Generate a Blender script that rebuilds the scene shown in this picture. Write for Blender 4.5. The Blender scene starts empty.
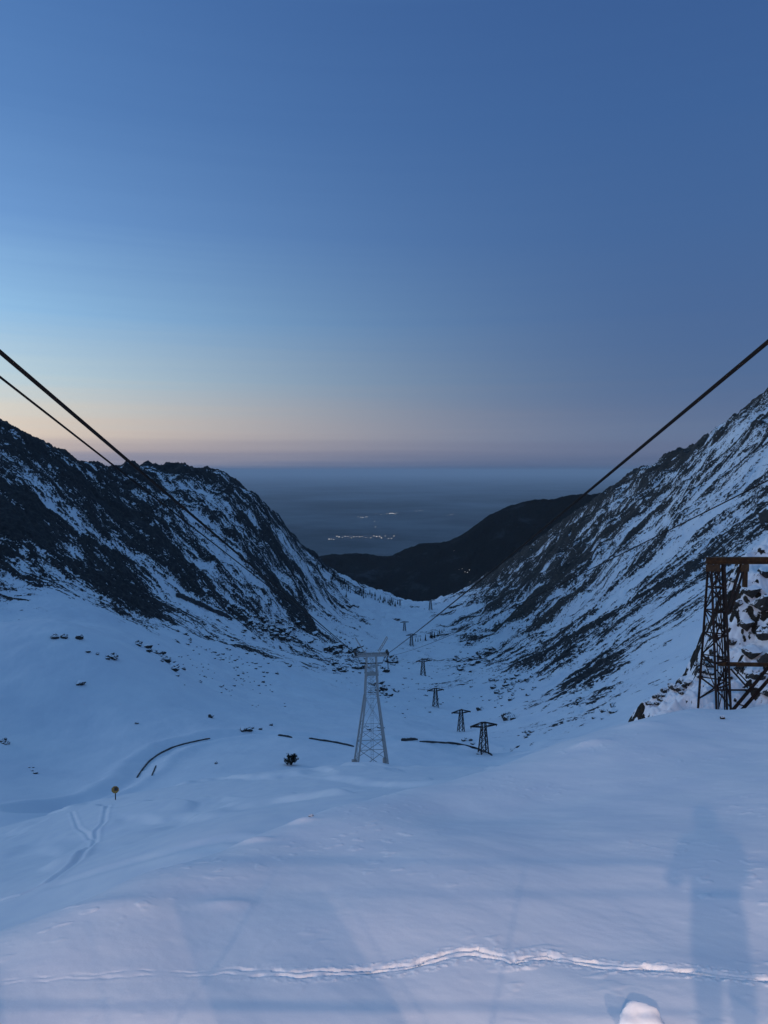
import bpy, bmesh, math, random
import numpy as np
from mathutils import Vector, Matrix, noise as mnoise

# ------------------------------------------------------------------ camera
SC = bpy.context.scene
COL = SC.collection
F = 740.0
PITCH = math.radians(3.2)
CP, SP = math.cos(PITCH), math.sin(PITCH)
cam_d = bpy.data.cameras.new('camera')
cam = bpy.data.objects.new('camera', cam_d)
COL.objects.link(cam)
cam.rotation_euler = (math.radians(90) - PITCH, 0, 0)
cam_d.sensor_fit = 'VERTICAL'
cam_d.sensor_height = 24.0
cam_d.lens = 24.0 * F / 1024.0
cam_d.clip_start = 0.05
cam_d.clip_end = 1500000.0
SC.camera = cam

# ------------------------------------------------------------------ world: dusk sky after sunset, glow on the left
world = bpy.data.worlds.new('World')
SC.world = world
world.use_nodes = True
nt = world.node_tree
nt.nodes.clear()
N = nt.nodes.new
L = nt.links.new
def s2l(c):
    return tuple(((v/255.0)/12.92 if v/255.0 <= 0.04045 else (((v/255.0)+0.055)/1.055)**2.4) for v in c) + (1.0,)
out = N('ShaderNodeOutputWorld'); bg = N('ShaderNodeBackground'); L(bg.outputs[0], out.inputs[0])
tc = N('ShaderNodeTexCoord'); sep = N('ShaderNodeSeparateXYZ'); L(tc.outputs['Generated'], sep.inputs[0])
def M(op, a, b=None, c=None, clamp=False):
    n = N('ShaderNodeMath'); n.operation = op; n.use_clamp = clamp
    for i, v in enumerate((a, b, c)):
        if v is None: continue
        if isinstance(v, (int, float)): n.inputs[i].default_value = v
        else: L(v, n.inputs[i])
    return n.outputs[0]
elev = M('DIVIDE', M('ARCSINE', sep.outputs['Z']), math.radians(90))      # -1..1
# thin uneven cloud and haze bands low over the horizon
mp = N('ShaderNodeMapping'); L(tc.outputs['Generated'], mp.inputs[0]); mp.inputs['Scale'].default_value = (1.2, 1.2, 60)
nz = N('ShaderNodeTexNoise'); L(mp.outputs[0], nz.inputs['Vector']); nz.inputs['Scale'].default_value = 1.6; nz.inputs['Detail'].default_value = 4
band = M('MULTIPLY', M('SUBTRACT', nz.outputs['Fac'], 0.5), 0.020)
elevn = M('ADD', elev, band)
fac = M('ADD', M('MULTIPLY', elevn, 1.0), 0.05)       # 0 at -4.5 deg
SKY = {  # highest stops, out of view, raised beyond the dusk tone to brighten the snow
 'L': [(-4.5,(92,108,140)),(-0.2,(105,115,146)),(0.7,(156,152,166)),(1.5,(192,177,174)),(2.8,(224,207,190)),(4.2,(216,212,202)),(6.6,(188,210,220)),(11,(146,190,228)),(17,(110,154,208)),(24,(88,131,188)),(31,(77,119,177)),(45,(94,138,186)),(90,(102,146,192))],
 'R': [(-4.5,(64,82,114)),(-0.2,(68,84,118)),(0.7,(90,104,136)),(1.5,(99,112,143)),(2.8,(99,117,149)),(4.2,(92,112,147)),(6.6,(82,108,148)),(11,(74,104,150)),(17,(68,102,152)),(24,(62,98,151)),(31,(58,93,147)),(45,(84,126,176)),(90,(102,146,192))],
}
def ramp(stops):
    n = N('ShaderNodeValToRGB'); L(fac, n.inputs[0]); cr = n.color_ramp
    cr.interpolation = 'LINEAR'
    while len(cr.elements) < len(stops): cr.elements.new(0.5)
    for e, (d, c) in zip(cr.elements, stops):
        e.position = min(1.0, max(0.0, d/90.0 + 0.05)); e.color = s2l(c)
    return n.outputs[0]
SUN_AZ = math.radians(-72)
sx, sy = math.sin(SUN_AZ), math.cos(SUN_AZ)
hl = M('SQRT', M('ADD', M('MULTIPLY', sep.outputs['X'], sep.outputs['X']), M('MULTIPLY', sep.outputs['Y'], sep.outputs['Y'])))
dotp = M('DIVIDE', M('ADD', M('MULTIPLY', sep.outputs['X'], sx), M('MULTIPLY', sep.outputs['Y'], sy)), M('MAXIMUM', hl, 0.01))
tt = M('DIVIDE', M('ADD', dotp, 0.16), 0.87, clamp=True)
tt = M('POWER', tt, 2.1)
mix = N('ShaderNodeMix'); mix.data_type = 'RGBA'; mix.clamp_factor = False
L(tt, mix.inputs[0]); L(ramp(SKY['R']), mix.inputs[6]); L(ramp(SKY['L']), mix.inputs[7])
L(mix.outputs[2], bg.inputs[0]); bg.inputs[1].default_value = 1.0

# ------------------------------------------------------------------ last glow of the set sun (broad, weak)
sun_d = bpy.data.lights.new('sun', 'SUN'); sun_d.energy = 0.45; sun_d.angle = math.radians(25); sun_d.color = (0.75, 0.85, 1.0)
sun = bpy.data.objects.new('sun', sun_d); COL.objects.link(sun)
d = Vector((math.sin(SUN_AZ)*math.cos(math.radians(14)), math.cos(SUN_AZ)*math.cos(math.radians(14)), math.sin(math.radians(14))))
sun.rotation_euler = d.to_track_quat('Z', 'Y').to_euler()

# the station lamp on the terrace behind the camera
for lx, le, lz in ((-3.2, 12500, 4.05), (5.2, 7500, 4.4)):
    lp_d = bpy.data.lights.new('wall_lamp_light', 'POINT'); lp_d.energy = le; lp_d.color = (1.0, 0.73, 0.58); lp_d.shadow_soft_size = 0.05
    lp = bpy.data.objects.new('wall_lamp_light', lp_d); COL.objects.link(lp); lp.location = (lx, -9.0, lz)

# ------------------------------------------------------------------ render / exposure
SC.view_settings.view_transform = 'Standard'; SC.view_settings.look = 'None'
SC.view_settings.exposure = 0.0; SC.view_settings.gamma = 1.0; SC.view_settings.use_curve_mapping = False
SC.render.engine = 'CYCLES'
cy = SC.cycles
cy.use_denoising = True
try: cy.denoiser = 'OPENIMAGEDENOISE'
except Exception: pass
cy.max_bounces = 5; cy.diffuse_bounces = 3; cy.volume_bounces = 2; cy.use_adaptive_sampling = False
cy.sample_clamp_indirect = 3.0

# ------------------------------------------------------------------ camera maths (pixel of the photo -> point at a depth)
def ray(px, py):
    kx, k = (px-384)/F, (512-py)/F
    return np.array([kx, CP + k*SP, -SP + k*CP])
def at(px, py, Y):
    r = ray(px, py); return Vector(tuple(r*(Y/r[1])))
def ctl(px, py):
    r = ray(px, py); return r[0]/r[1], r[2]/r[1]      # a = x/Y, s = z/Y
def mpp(Y): return Y/F

# ------------------------------------------------------------------ numpy noise
_rs = np.random.RandomState(7)
PERM = _rs.permutation(4096)
GR = _rs.uniform(0, 2*np.pi, 4096); GX, GY = np.cos(GR).astype(np.float32), np.sin(GR).astype(np.float32)
def perlin(x, y, seed=0):
    x = x + seed*17.31; y = y + seed*9.77
    xi = np.floor(x).astype(np.int64); yi = np.floor(y).astype(np.int64)
    xf = (x-xi).astype(np.float32); yf = (y-yi).astype(np.float32)
    u = xf*xf*xf*(xf*(xf*6-15)+10); v = yf*yf*yf*(yf*(yf*6-15)+10)
    def g(i, j, fx, fy):
        h = PERM[(PERM[(i+seed) & 4095] + j) & 4095]
        return GX[h]*fx + GY[h]*fy
    n00 = g(xi, yi, xf, yf); n10 = g(xi+1, yi, xf-1, yf)
    n01 = g(xi, yi+1, xf, yf-1); n11 = g(xi+1, yi+1, xf-1, yf-1)
    return ((n00*(1-u)+n10*u)*(1-v) + (n01*(1-u)+n11*u)*v)*1.5
def fbm(x, y, oct=4, seed=0, gain=0.5, ridged=False):
    t = np.zeros(np.shape(x), np.float32); a = 1.0; f = 1.0; s = 0
    for o in range(oct):
        n = perlin(x*f, y*f, seed+o*3)
        if ridged: n = 1.0 - 2.0*np.abs(n)*1.6
        t = t + a*n; s += a; a *= gain; f *= 2.03
    return t/s*(1.0 if ridged else 1.6)
def sst(a, b, x):
    t = np.clip((x-a)/(b-a), 0, 1); return t*t*(3-2*t)

# ------------------------------------------------------------------ thin plate spline + cubic upsampling
def tps_fit(P, V, lam=1e-4):
    n = len(P); D = np.linalg.norm(P[:, None]-P[None], axis=2)
    K = np.where(D > 0, D*D*np.log(D+1e-12), 0) + lam*np.eye(n)
    A = np.zeros((n+3, n+3)); A[:n, :n] = K; A[:n, n] = 1; A[:n, n+1:] = P; A[n, :n] = 1; A[n+1:, :n] = P.T
    b = np.zeros(n+3); b[:n] = V
    return np.linalg.solve(A, b)
def tps_eval(P, W, Q):
    D = np.linalg.norm(Q[:, None]-P[None], axis=2)
    K = np.where(D > 0, D*D*np.log(D+1e-12), 0)
    return K@W[:len(P)] + W[len(P)] + Q@W[len(P)+1:]
def cubic_mat(src, dst):
    n = len(src); h = src[1]-src[0]
    t = np.clip((dst-src[0])/h, 0, n-1.0001); i = np.floor(t).astype(int); f = t-i
    Mx = np.zeros((len(dst), n)); r = np.arange(len(dst))
    w = [-.5*f+f*f-.5*f**3, 1-2.5*f*f+1.5*f**3, .5*f+2*f*f-1.5*f**3, -.5*f*f+.5*f**3]
    for k in range(4): np.add.at(Mx, (r, np.clip(i+k-1, 0, n-1)), w[k])
    return Mx
SA, SL = 3.0, 1.7
def field(points, a, l, lam=1e-4):
    P = np.array([(p[0]*SA, p[1]*SL) for p in points]); V = np.array([p[2] for p in points], float)
    W = tps_fit(P, V, lam)
    ca = np.linspace(a[0], a[-1], 150); cl = np.linspace(l[0], l[-1], 150)
    A, B = np.meshgrid(ca, cl); Q = np.stack([A.ravel()*SA, B.ravel()*SL], 1)
    Z = tps_eval(P, W, Q).reshape(150, 150)
    return (cubic_mat(cl, l) @ Z @ cubic_mat(ca, a).T)

# ------------------------------------------------------------------ materials
def mat(name, base=(0.5,0.5,0.5), rough=0.7, metallic=0.0):
    m = bpy.data.materials.new(name); m.use_nodes = True
    b = m.node_tree.nodes['Principled BSDF']
    b.inputs['Base Color'].default_value = (*base, 1); b.inputs['Roughness'].default_value = rough; b.inputs['Metallic'].default_value = metallic
    return m
def nd(m, t): return m.node_tree.nodes.new(t)
def lk(m, a, b): m.node_tree.links.new(a, b)
def noise_node(m, vec, scale, detail=4, rough=0.55):
    n = nd(m, 'ShaderNodeTexNoise'); n.inputs['Scale'].default_value = scale; n.inputs['Detail'].default_value = detail
    n.inputs['Roughness'].default_value = rough
    if vec is not None: lk(m, vec, n.inputs['Vector'])
    return n.outputs['Fac']
def rampn(m, fac, stops):
    n = nd(m, 'ShaderNodeValToRGB'); cr = n.color_ramp
    while len(cr.elements) < len(stops): cr.elements.new(0.5)
    for e, (p, c) in zip(cr.elements, stops): e.position = p; e.color = (*c, 1)
    lk(m, fac, n.inputs[0]); return n.outputs[0]
def mixc(m, fac, a, b):
    n = nd(m, 'ShaderNodeMix'); n.data_type = 'RGBA'
    for s, v in ((0, fac), (6, a), (7, b)):
        if isinstance(v, float): n.inputs[s].default_value = v
        elif isinstance(v, tuple): n.inputs[s].default_value = (*v, 1)
        else: lk(m, v, n.inputs[s])
    return n.outputs[2]
def mth(m, op, a, b, clamp=False):
    n = nd(m, 'ShaderNodeMath'); n.operation = op; n.use_clamp = clamp
    for i, v in enumerate((a, b)):
        if isinstance(v, (int, float)): n.inputs[i].default_value = v
        else: lk(m, v, n.inputs[i])
    return n.outputs[0]
def bump(m, h, strength, dist):
    n = nd(m, 'ShaderNodeBump'); n.inputs['Strength'].default_value = strength; n.inputs['Distance'].default_value = dist
    lk(m, h, n.inputs['Height']); lk(m, n.outputs[0], m.node_tree.nodes['Principled BSDF'].inputs['Normal'])
def pos(m): return nd(m, 'ShaderNodeNewGeometry').outputs['Position']
def objc(m): return nd(m, 'ShaderNodeTexCoord').outputs['Object']
def bsdf(m): return m.node_tree.nodes['Principled BSDF']

SNOW = (0.80, 0.82, 0.86)
def snow_mat(name, big=0.5, fine=9.0, bd=0.02):
    m = mat(name, SNOW, 0.62); p = pos(m)
    c = rampn(m, noise_node(m, p, big, 5), [(0.30, (0.75, 0.78, 0.84)), (0.70, (0.83, 0.845, 0.87))])
    lk(m, c, bsdf(m).inputs['Base Color'])
    mp = nd(m, 'ShaderNodeMapping'); lk(m, p, mp.inputs[0]); mp.inputs['Scale'].default_value = (0.45, 1.3, 1); mp.inputs['Rotation'].default_value = (0, 0, 0.35)
    h = mth(m, 'ADD', mth(m, 'MULTIPLY', noise_node(m, mp.outputs[0], fine*0.10, 6, 0.6), 1.0), mth(m, 'MULTIPLY', noise_node(m, p, fine*2.5, 4), 0.22))
    bump(m, h, 0.22, bd*3)
    return m
M_SNOW = snow_mat('wind packed snow')

def rocksnow_mat(name, dark, light, warm, fine):
    m = mat(name, SNOW, 0.75); p = pos(m)
    at_ = nd(m, 'ShaderNodeAttribute'); at_.attribute_name = 'rock'
    st = nd(m, 'ShaderNodeAttribute'); st.attribute_name = 'st'
    n1 = noise_node(m, p, fine, 5, 0.65)
    n2 = noise_node(m, st.outputs['Vector'], 1.0, 5, 0.7)
    v = mth(m, 'ADD', at_.outputs['Fac'], mth(m, 'ADD', mth(m, 'MULTIPLY', mth(m, 'SUBTRACT', n1, 0.5), 2.1), mth(m, 'MULTIPLY', mth(m, 'SUBTRACT', n2, 0.5), 1.5)))
    n = nd(m, 'ShaderNodeMapRange'); n.interpolation_type = 'SMOOTHSTEP'
    lk(m, v, n.inputs[0]); n.inputs[1].default_value = -0.05; n.inputs[2].default_value = 0.10
    rc = rampn(m, noise_node(m, p, fine*0.6, 6, 0.7), [(0.30, dark), (0.55, light), (0.75, warm)])
    wm = nd(m, 'ShaderNodeAttribute'); wm.attribute_name = 'warm'
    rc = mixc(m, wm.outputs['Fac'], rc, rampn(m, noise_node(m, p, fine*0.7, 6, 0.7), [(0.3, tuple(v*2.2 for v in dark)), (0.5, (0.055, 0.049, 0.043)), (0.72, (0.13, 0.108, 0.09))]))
    sc = rampn(m, noise_node(m, p, fine*0.08, 5), [(0.3, (0.73, 0.76, 0.82)), (0.7, (0.82, 0.84, 0.87))])
    lk(m, mixc(m, n.outputs[0], sc, rc), bsdf(m).inputs['Base Color'])
    bsdf(m).inputs['Specular IOR Level'].default_value = 0.08
    h = mth(m, 'MULTIPLY', mth(m, 'ADD', n1, n2), n.outputs[0])
    bump(m, h, 0.6, 1.2/fine)
    return m
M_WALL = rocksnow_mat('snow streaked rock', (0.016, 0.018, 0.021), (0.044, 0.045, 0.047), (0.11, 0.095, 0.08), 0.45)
M_BANK = rocksnow_mat('snowy crag rock', (0.010, 0.010, 0.010), (0.035, 0.032, 0.028), (0.085, 0.066, 0.045), 1.6)

def boulder_mat():
    m = mat('boulder', (0.05,)*3, 0.85); g = nd(m, 'ShaderNodeNewGeometry'); p = objc(m)
    sp_ = nd(m, 'ShaderNodeSeparateXYZ'); lk(m, g.outputs['Normal'], sp_.inputs[0])
    n1 = noise_node(m, p, 2.2, 5, 0.65)
    v = mth(m, 'ADD', sp_.outputs['Z'], mth(m, 'MULTIPLY', mth(m, 'SUBTRACT', n1, 0.5), 1.2))
    r = nd(m, 'ShaderNodeMapRange'); lk(m, v, r.inputs[0]); r.inputs[1].default_value = 0.50; r.inputs[2].default_value = 0.62
    rc = rampn(m, noise_node(m, p, 4, 6, 0.7), [(0.3, (0.010, 0.011, 0.012)), (0.6, (0.035, 0.032, 0.029)), (0.8, (0.07, 0.055, 0.04))])
    lk(m, mixc(m, r.outputs[0], rc, SNOW), bsdf(m).inputs['Base Color'])
    bump(m, n1, 0.7, 0.15); return m
M_BOULDER = boulder_mat()
M_GALV = mat('galvanised steel', (0.30, 0.33, 0.34), 0.65, 0.1)
M_DARKSTEEL = mat('dark painted steel', (0.018, 0.019, 0.021), 0.6, 0.4)
def rust_mat():
    m = mat('rusty steel', (0.1, 0.04, 0.02), 0.85, 0.1); p = objc(m)
    c = rampn(m, noise_node(m, p, 3.0, 6, 0.7), [(0.3, (0.02, 0.014, 0.010)), (0.5, (0.06, 0.032, 0.014)), (0.64, (0.10, 0.055, 0.020)), (0.8, (0.16, 0.088, 0.032))])
    lk(m, c, bsdf(m).inputs['Base Color']); bump(m, noise_node(m, p, 30, 4), 0.4, 0.01); return m
M_RUST = rust_mat()
def rustdark_mat():
    m = mat('old brown steel', (0.05, 0.03, 0.02), 0.85, 0.1); p = objc(m)
    c = rampn(m, noise_node(m, p, 2.0, 6, 0.7), [(0.35, (0.010, 0.008, 0.008)), (0.6, (0.028, 0.015, 0.011)), (0.8, (0.09, 0.035, 0.015))])
    lk(m, c, bsdf(m).inputs['Base Color']); return m
M_RUSTDARK = rustdark_mat()
M_CABLE = mat('greased steel rope', (0.008, 0.0075, 0.008), 0.8); bsdf(M_CABLE).inputs['Specular IOR Level'].default_value = 0.15
M_BARK = mat('bark', (0.03, 0.022, 0.016), 0.9)
M_NEEDLE = mat('conifer needles', (0.010, 0.016, 0.012), 0.9)
M_STONE = mat('dark parapet stone', (0.045, 0.045, 0.048), 0.85)
M_CONC = mat('concrete', (0.30, 0.29, 0.28), 0.85)
def house_wall():
    m = mat('rendered wall', (0.3, 0.28, 0.25), 0.9); return m
M_HWALL = house_wall(); M_HROOF = mat('dark roof', (0.04, 0.03, 0.03), 0.9)
M_LIT = mat('lit window', (0.8, 0.7, 0.5), 0.5)
bsdf(M_LIT).inputs['Emission Color'].default_value = (1.0, 0.90, 0.80, 1); bsdf(M_LIT).inputs['Emission Strength'].default_value = 1.7

# ------------------------------------------------------------------ helpers for objects
def tag(o, label=None, cat=None, group=None, kind=None):
    if label: o['label'] = label
    if cat: o['category'] = cat
    if group: o['group'] = group
    if kind: o['kind'] = kind
    return o
def empty(name, loc, rz=0.0):
    o = bpy.data.objects.new(name, None); COL.objects.link(o); o.location = loc; o.rotation_euler = (0, 0, rz); o.empty_display_size = 0.3; return o
def mesh_obj(name, bm, material, parent=None, smooth=False):
    me = bpy.data.meshes.new(name); bm.to_mesh(me); bm.free()
    me.materials.append(material)
    if smooth: me.polygons.foreach_set('use_smooth', [True]*len(me.polygons))
    o = bpy.data.objects.new(name, me); COL.objects.link(o)
    if parent is not None: o.parent = parent
    return o
def copy_tree(o, parent=None):
    c = o.copy(); COL.objects.link(c); c.parent = parent
    for ch in list(o.children): copy_tree(ch, c)
    return c
def bar(bm, p, q, w, h=None, up=None):
    p = Vector(p); q = Vector(q); h = h or w
    d = (q-p); Ln = d.length
    if Ln < 1e-6: return
    d.normalize(); up = Vector(up) if up else (Vector((0, 0, 1)) if abs(d.z) < 0.95 else Vector((0, 1, 0)))
    s = d.cross(up).normalized(); u = s.cross(d).normalized()
    vs = [bm.verts.new(c + s*a*w/2 + u*b*h/2) for c in (p, q) for a, b in ((-1,-1),(1,-1),(1,1),(-1,1))]
    for f in ((0,1,2,3),(7,6,5,4),(0,4,5,1),(1,5,6,2),(2,6,7,3),(3,7,4,0)): bm.faces.new([vs[i] for i in f])
def angle_bar(bm, p, q, w, t=None):
    """L-section member: two thin flanges"""
    p = Vector(p); q = Vector(q); t = t or w*0.18
    d = (q-p).normalized(); up = Vector((0, 0, 1)) if abs(d.z) < 0.95 else Vector((0, 1, 0))
    s = d.cross(up).normalized(); u = s.cross(d).normalized()
    bar(bm, p+s*(-w/2+t/2), q+s*(-w/2+t/2), t, w)
    bar(bm, p+u*(-w/2+t/2)+s*t*.6, q+u*(-w/2+t/2)+s*t*.6, w-t*.2, t*.9)
def tube(bm, pts, rad, seg=8):
    rings = []
    n = len(pts)
    for i, p in enumerate(pts):
        p = Vector(p); a = Vector(pts[max(0, i-1)]); b = Vector(pts[min(n-1, i+1)]); d = (b-a).normalized()
        up = Vector((0, 0, 1)) if abs(d.z) < 0.9 else Vector((1, 0, 0)); s = d.cross(up).normalized(); u = s.cross(d)
        r = rad[i] if isinstance(rad, (list, tuple)) else rad
        rings.append([bm.verts.new(p + (s*math.cos(t)+u*math.sin(t))*r) for t in [2*math.pi*k/seg for k in range(seg)]])
    for A, B in zip(rings, rings[1:]):
        for k in range(seg): bm.faces.new((A[k], A[(k+1) % seg], B[(k+1) % seg], B[k]))
    bm.faces.new(rings[0][::-1]); bm.faces.new(rings[-1])
def box(bm, c, s, rz=0):
    r = bmesh.ops.create_cube(bm, size=1.0, matrix=Matrix.Translation(c) @ Matrix.Rotation(rz, 4, 'Z') @ Matrix.Diagonal((*s, 1)))
    return r['verts']

# ------------------------------------------------------------------ terrain sheets (true height fields on a polar grid)
class Sheet:
    pass
def axis(lo, flo, fhi, hi, nf, nc):
    return np.unique(np.concatenate([np.linspace(lo, flo, nc), np.linspace(flo, fhi, nf), np.linspace(fhi, hi, nc)]))
def sheet(name, ctrl, a, l, disp, material, lam=1e-4, extra=None, kind='structure'):
    """ctrl: (px,py,Y) seen in the photo or ('z', x, Y, z)"""
    pts = []
    for c in ctrl:
        if c[0] == 'z': pts.append((c[1]/c[2], math.log(c[2]), c[3]/c[2]))
        else:
            aa, s = ctl(c[0], c[1]); pts.append((aa, math.log(c[2]), s))
    S = field(pts, a, l, lam)
    Y = np.exp(l)[:, None]*np.ones((1, len(a))); X = a[None, :]*Y; Z = S*Y
    attrs = {}
    Z = disp(X, Y, Z, attrs)
    nl, na = X.shape
    me = bpy.data.meshes.new(name)
    co = np.stack([X, Y, Z], 2).reshape(-1, 3).astype(np.float32)
    idx = np.arange(nl*na).reshape(nl, na)
    q = np.stack([idx[:-1, :-1], idx[:-1, 1:], idx[1:, 1:], idx[1:, :-1]], 2).reshape(-1, 4)
    me.vertices.add(len(co)); me.vertices.foreach_set('co', co.ravel())
    me.loops.add(q.size); me.loops.foreach_set('vertex_index', q.ravel().astype(np.int32))
    me.polygons.add(len(q)); me.polygons.foreach_set('loop_start', np.arange(0, q.size, 4, dtype=np.int32))
    me.polygons.foreach_set('use_smooth', np.ones(len(q), bool))
    for k, v in attrs.items():
        if v.ndim == 2:
            t = me.attributes.new(k, 'FLOAT', 'POINT'); t.data.foreach_set('value', v.astype(np.float32).ravel())
        else:
            t = me.attributes.new(k, 'FLOAT_VECTOR', 'POINT'); t.data.foreach_set('vector', v.astype(np.float32).ravel())
    me.update(calc_edges=True)
    me.materials.append(material)
    o = bpy.data.objects.new(name, me); COL.objects.link(o); tag(o, kind=kind)
    s = Sheet(); s.a, s.l, s.Z, s.S, s.o = a, l, Z, Z/Y, o
    return s
def hit(px, py, sheets):
    """first ground point on the sight line through a pixel of the photo"""
    aa, s0 = ctl(px, py); best = None
    for sh in sheets:
        i = int(np.searchsorted(sh.a, aa)); i = max(1, min(len(sh.a)-1, i)); w = (aa-sh.a[i-1])/(sh.a[i]-sh.a[i-1])
        colv = sh.S[:, i-1]*(1-w) + sh.S[:, i]*w
        k = np.nonzero(colv >= s0)[0]
        if len(k) == 0: continue
        Y = math.exp(sh.l[k[0]])
        if best is None or Y < best[1]: best = (Vector((aa*Y, Y, colv[k[0]]*Y)), Y)
    return best
def zat(x, y, sheets):
    best = -1e9
    for sh in sheets:
        aa = x/y; l = math.log(y)
        if not (sh.a[0] < aa < sh.a[-1] and sh.l[0] < l < sh.l[-1]): continue
        i = max(1, int(np.searchsorted(sh.a, aa))); j = max(1, int(np.searchsorted(sh.l, l)))
        u = (aa-sh.a[i-1])/(sh.a[i]-sh.a[i-1]); v = (l-sh.l[j-1])/(sh.l[j]-sh.l[j-1]); Z = sh.Z
        z = (Z[j-1,i-1]*(1-u)+Z[j-1,i]*u)*(1-v)+(Z[j,i-1]*(1-u)+Z[j,i]*u)*v
        best = max(best, z)
    return best

# ---- valley with both mountain walls
V = [
 # hidden foot under the shelf
 (-300,900,105),(0,880,105),(115,870,105),(250,860,105),(384,860,105),(500,850,105),(600,830,105),(700,800,105),(800,740,105),(1100,620,105),
 # behind the shelf edge
 (-300,760,170),(0,812,150),(60,803,170),(115,790,180),(200,772,180),(300,766,180),(384,772,180),(480,780,180),(560,768,180),(640,752,180),(720,720,180),(800,690,180),(1100,540,180),
 # road height
 (-300,690,250),(0,745,230),(60,740,250),(135,762,225),(200,742,250),(285,737,270),(355,746,265),(417,742,280),(492,756,275),(560,742,270),(620,722,270),(700,690,270),(768,655,270),(1100,480,270),
 # floor and toe of walls
 (-300,560,420),(0,622,350),(60,618,360),(130,640,400),(200,680,400),(300,712,400),(384,722,400),(461,731,420),(540,708,420),(600,680,420),(700,625,420),(768,580,420),(1100,390,420),
 (0,626,400),(60,625,400),(130,630,470),(0,604,450),(100,612,500),(200,640,600),(300,665,620),(384,690,620),(435,707,560),(500,690,580),(560,650,620),(640,590,620),(768,490,620),
 (-300,400,700),(0,426,760),(50,444,830),(75,458,860),(100,472,900),(150,475,1020),(200,476,1120),(238,481,1220),(268,503,1340),(302,541,1500),(343,573,1750),(384,593,1950),
 (100,545,680),(180,560,800),(240,590,880),(300,628,950),(340,612,1300),
 (423,676,760),(411,646,1050),(404,630,1300),(410,605,1900),(430,602,2000),(450,598,2050),(480,588,2050),
 (500,650,900),(470,628,1200),(560,590,1000),(640,520,1000),(700,448,1150),(768,394,1000),(720,424,1090),(650,466,1260),(600,494,1500),(550,530,1750),(520,554,1900),
 (1100,170,1000),(-600,250,800),
 # falling away behind the crests
 (-300,470,1500),(0,500,1300),(100,520,1500),(200,540,1800),(300,610,2400),(384,640,2500),(430,645,2600),(520,620,2700),(600,560,2500),(700,520,2200),(768,470,1800),(1100,300,1800),
 (-300,600,3200),(0,600,3200),(384,680,3300),(600,640,3300),(768,600,3200),(1100,500,3200),
]
def toY(px): return 0
RK = [ # rockiness: px, Y, value
 (-300,350,.3),(-300,700,.9),(0,300,0),(0,430,.35),(0,480,.6),(0,620,.95),(0,800,.95),(0,1300,.9),
 (60,380,0),(60,480,.12),(60,560,.7),(100,500,.1),(130,520,.35),(130,570,.8),(100,600,.75),(100,800,.9),(100,1000,.95),
 (160,520,0),(150,620,.6),(160,740,.9),(200,640,.15),(200,760,.75),(200,950,.75),(200,1150,.9),
 (240,760,.65),(250,860,.85),(275,800,.75),(225,690,.4),(250,1100,.75),(270,1300,.9),(300,900,.55),(310,1050,.75),(300,1500,.9),
 (345,1300,.35),(345,1600,.6),(345,1800,.7),(375,1500,.1),(384,1950,.2),
 (250,250,0),(300,420,.0),(300,620,.12),(350,620,.1),(384,300,0),(400,800,0),(384,1100,0),(410,1500,0),(425,2000,0),(400,600,0),(430,400,0),
 (470,480,.1),(500,560,.18),(540,420,.2),(480,800,.3),(470,1100,.5),(455,1500,.3),(470,1600,.7),(460,1900,.25),(490,2000,.5),
 (540,620,.5),(560,500,.4),(600,330,.35),(620,400,.42),(600,480,.5),(640,300,.1),(650,480,.25),(700,440,.1),(680,340,.05),(768,350,.15),(768,450,.25),
 (560,900,.62),(600,700,.55),(660,620,.55),(720,560,.6),(768,600,.55),(600,1000,.55),(680,850,.5),(768,800,.5),
 (520,1300,.8),(540,1700,.95),(600,1400,.85),(650,1200,.75),(720,1050,.7),(768,980,.68),(1100,400,.4),(1100,900,.6),
]
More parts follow.
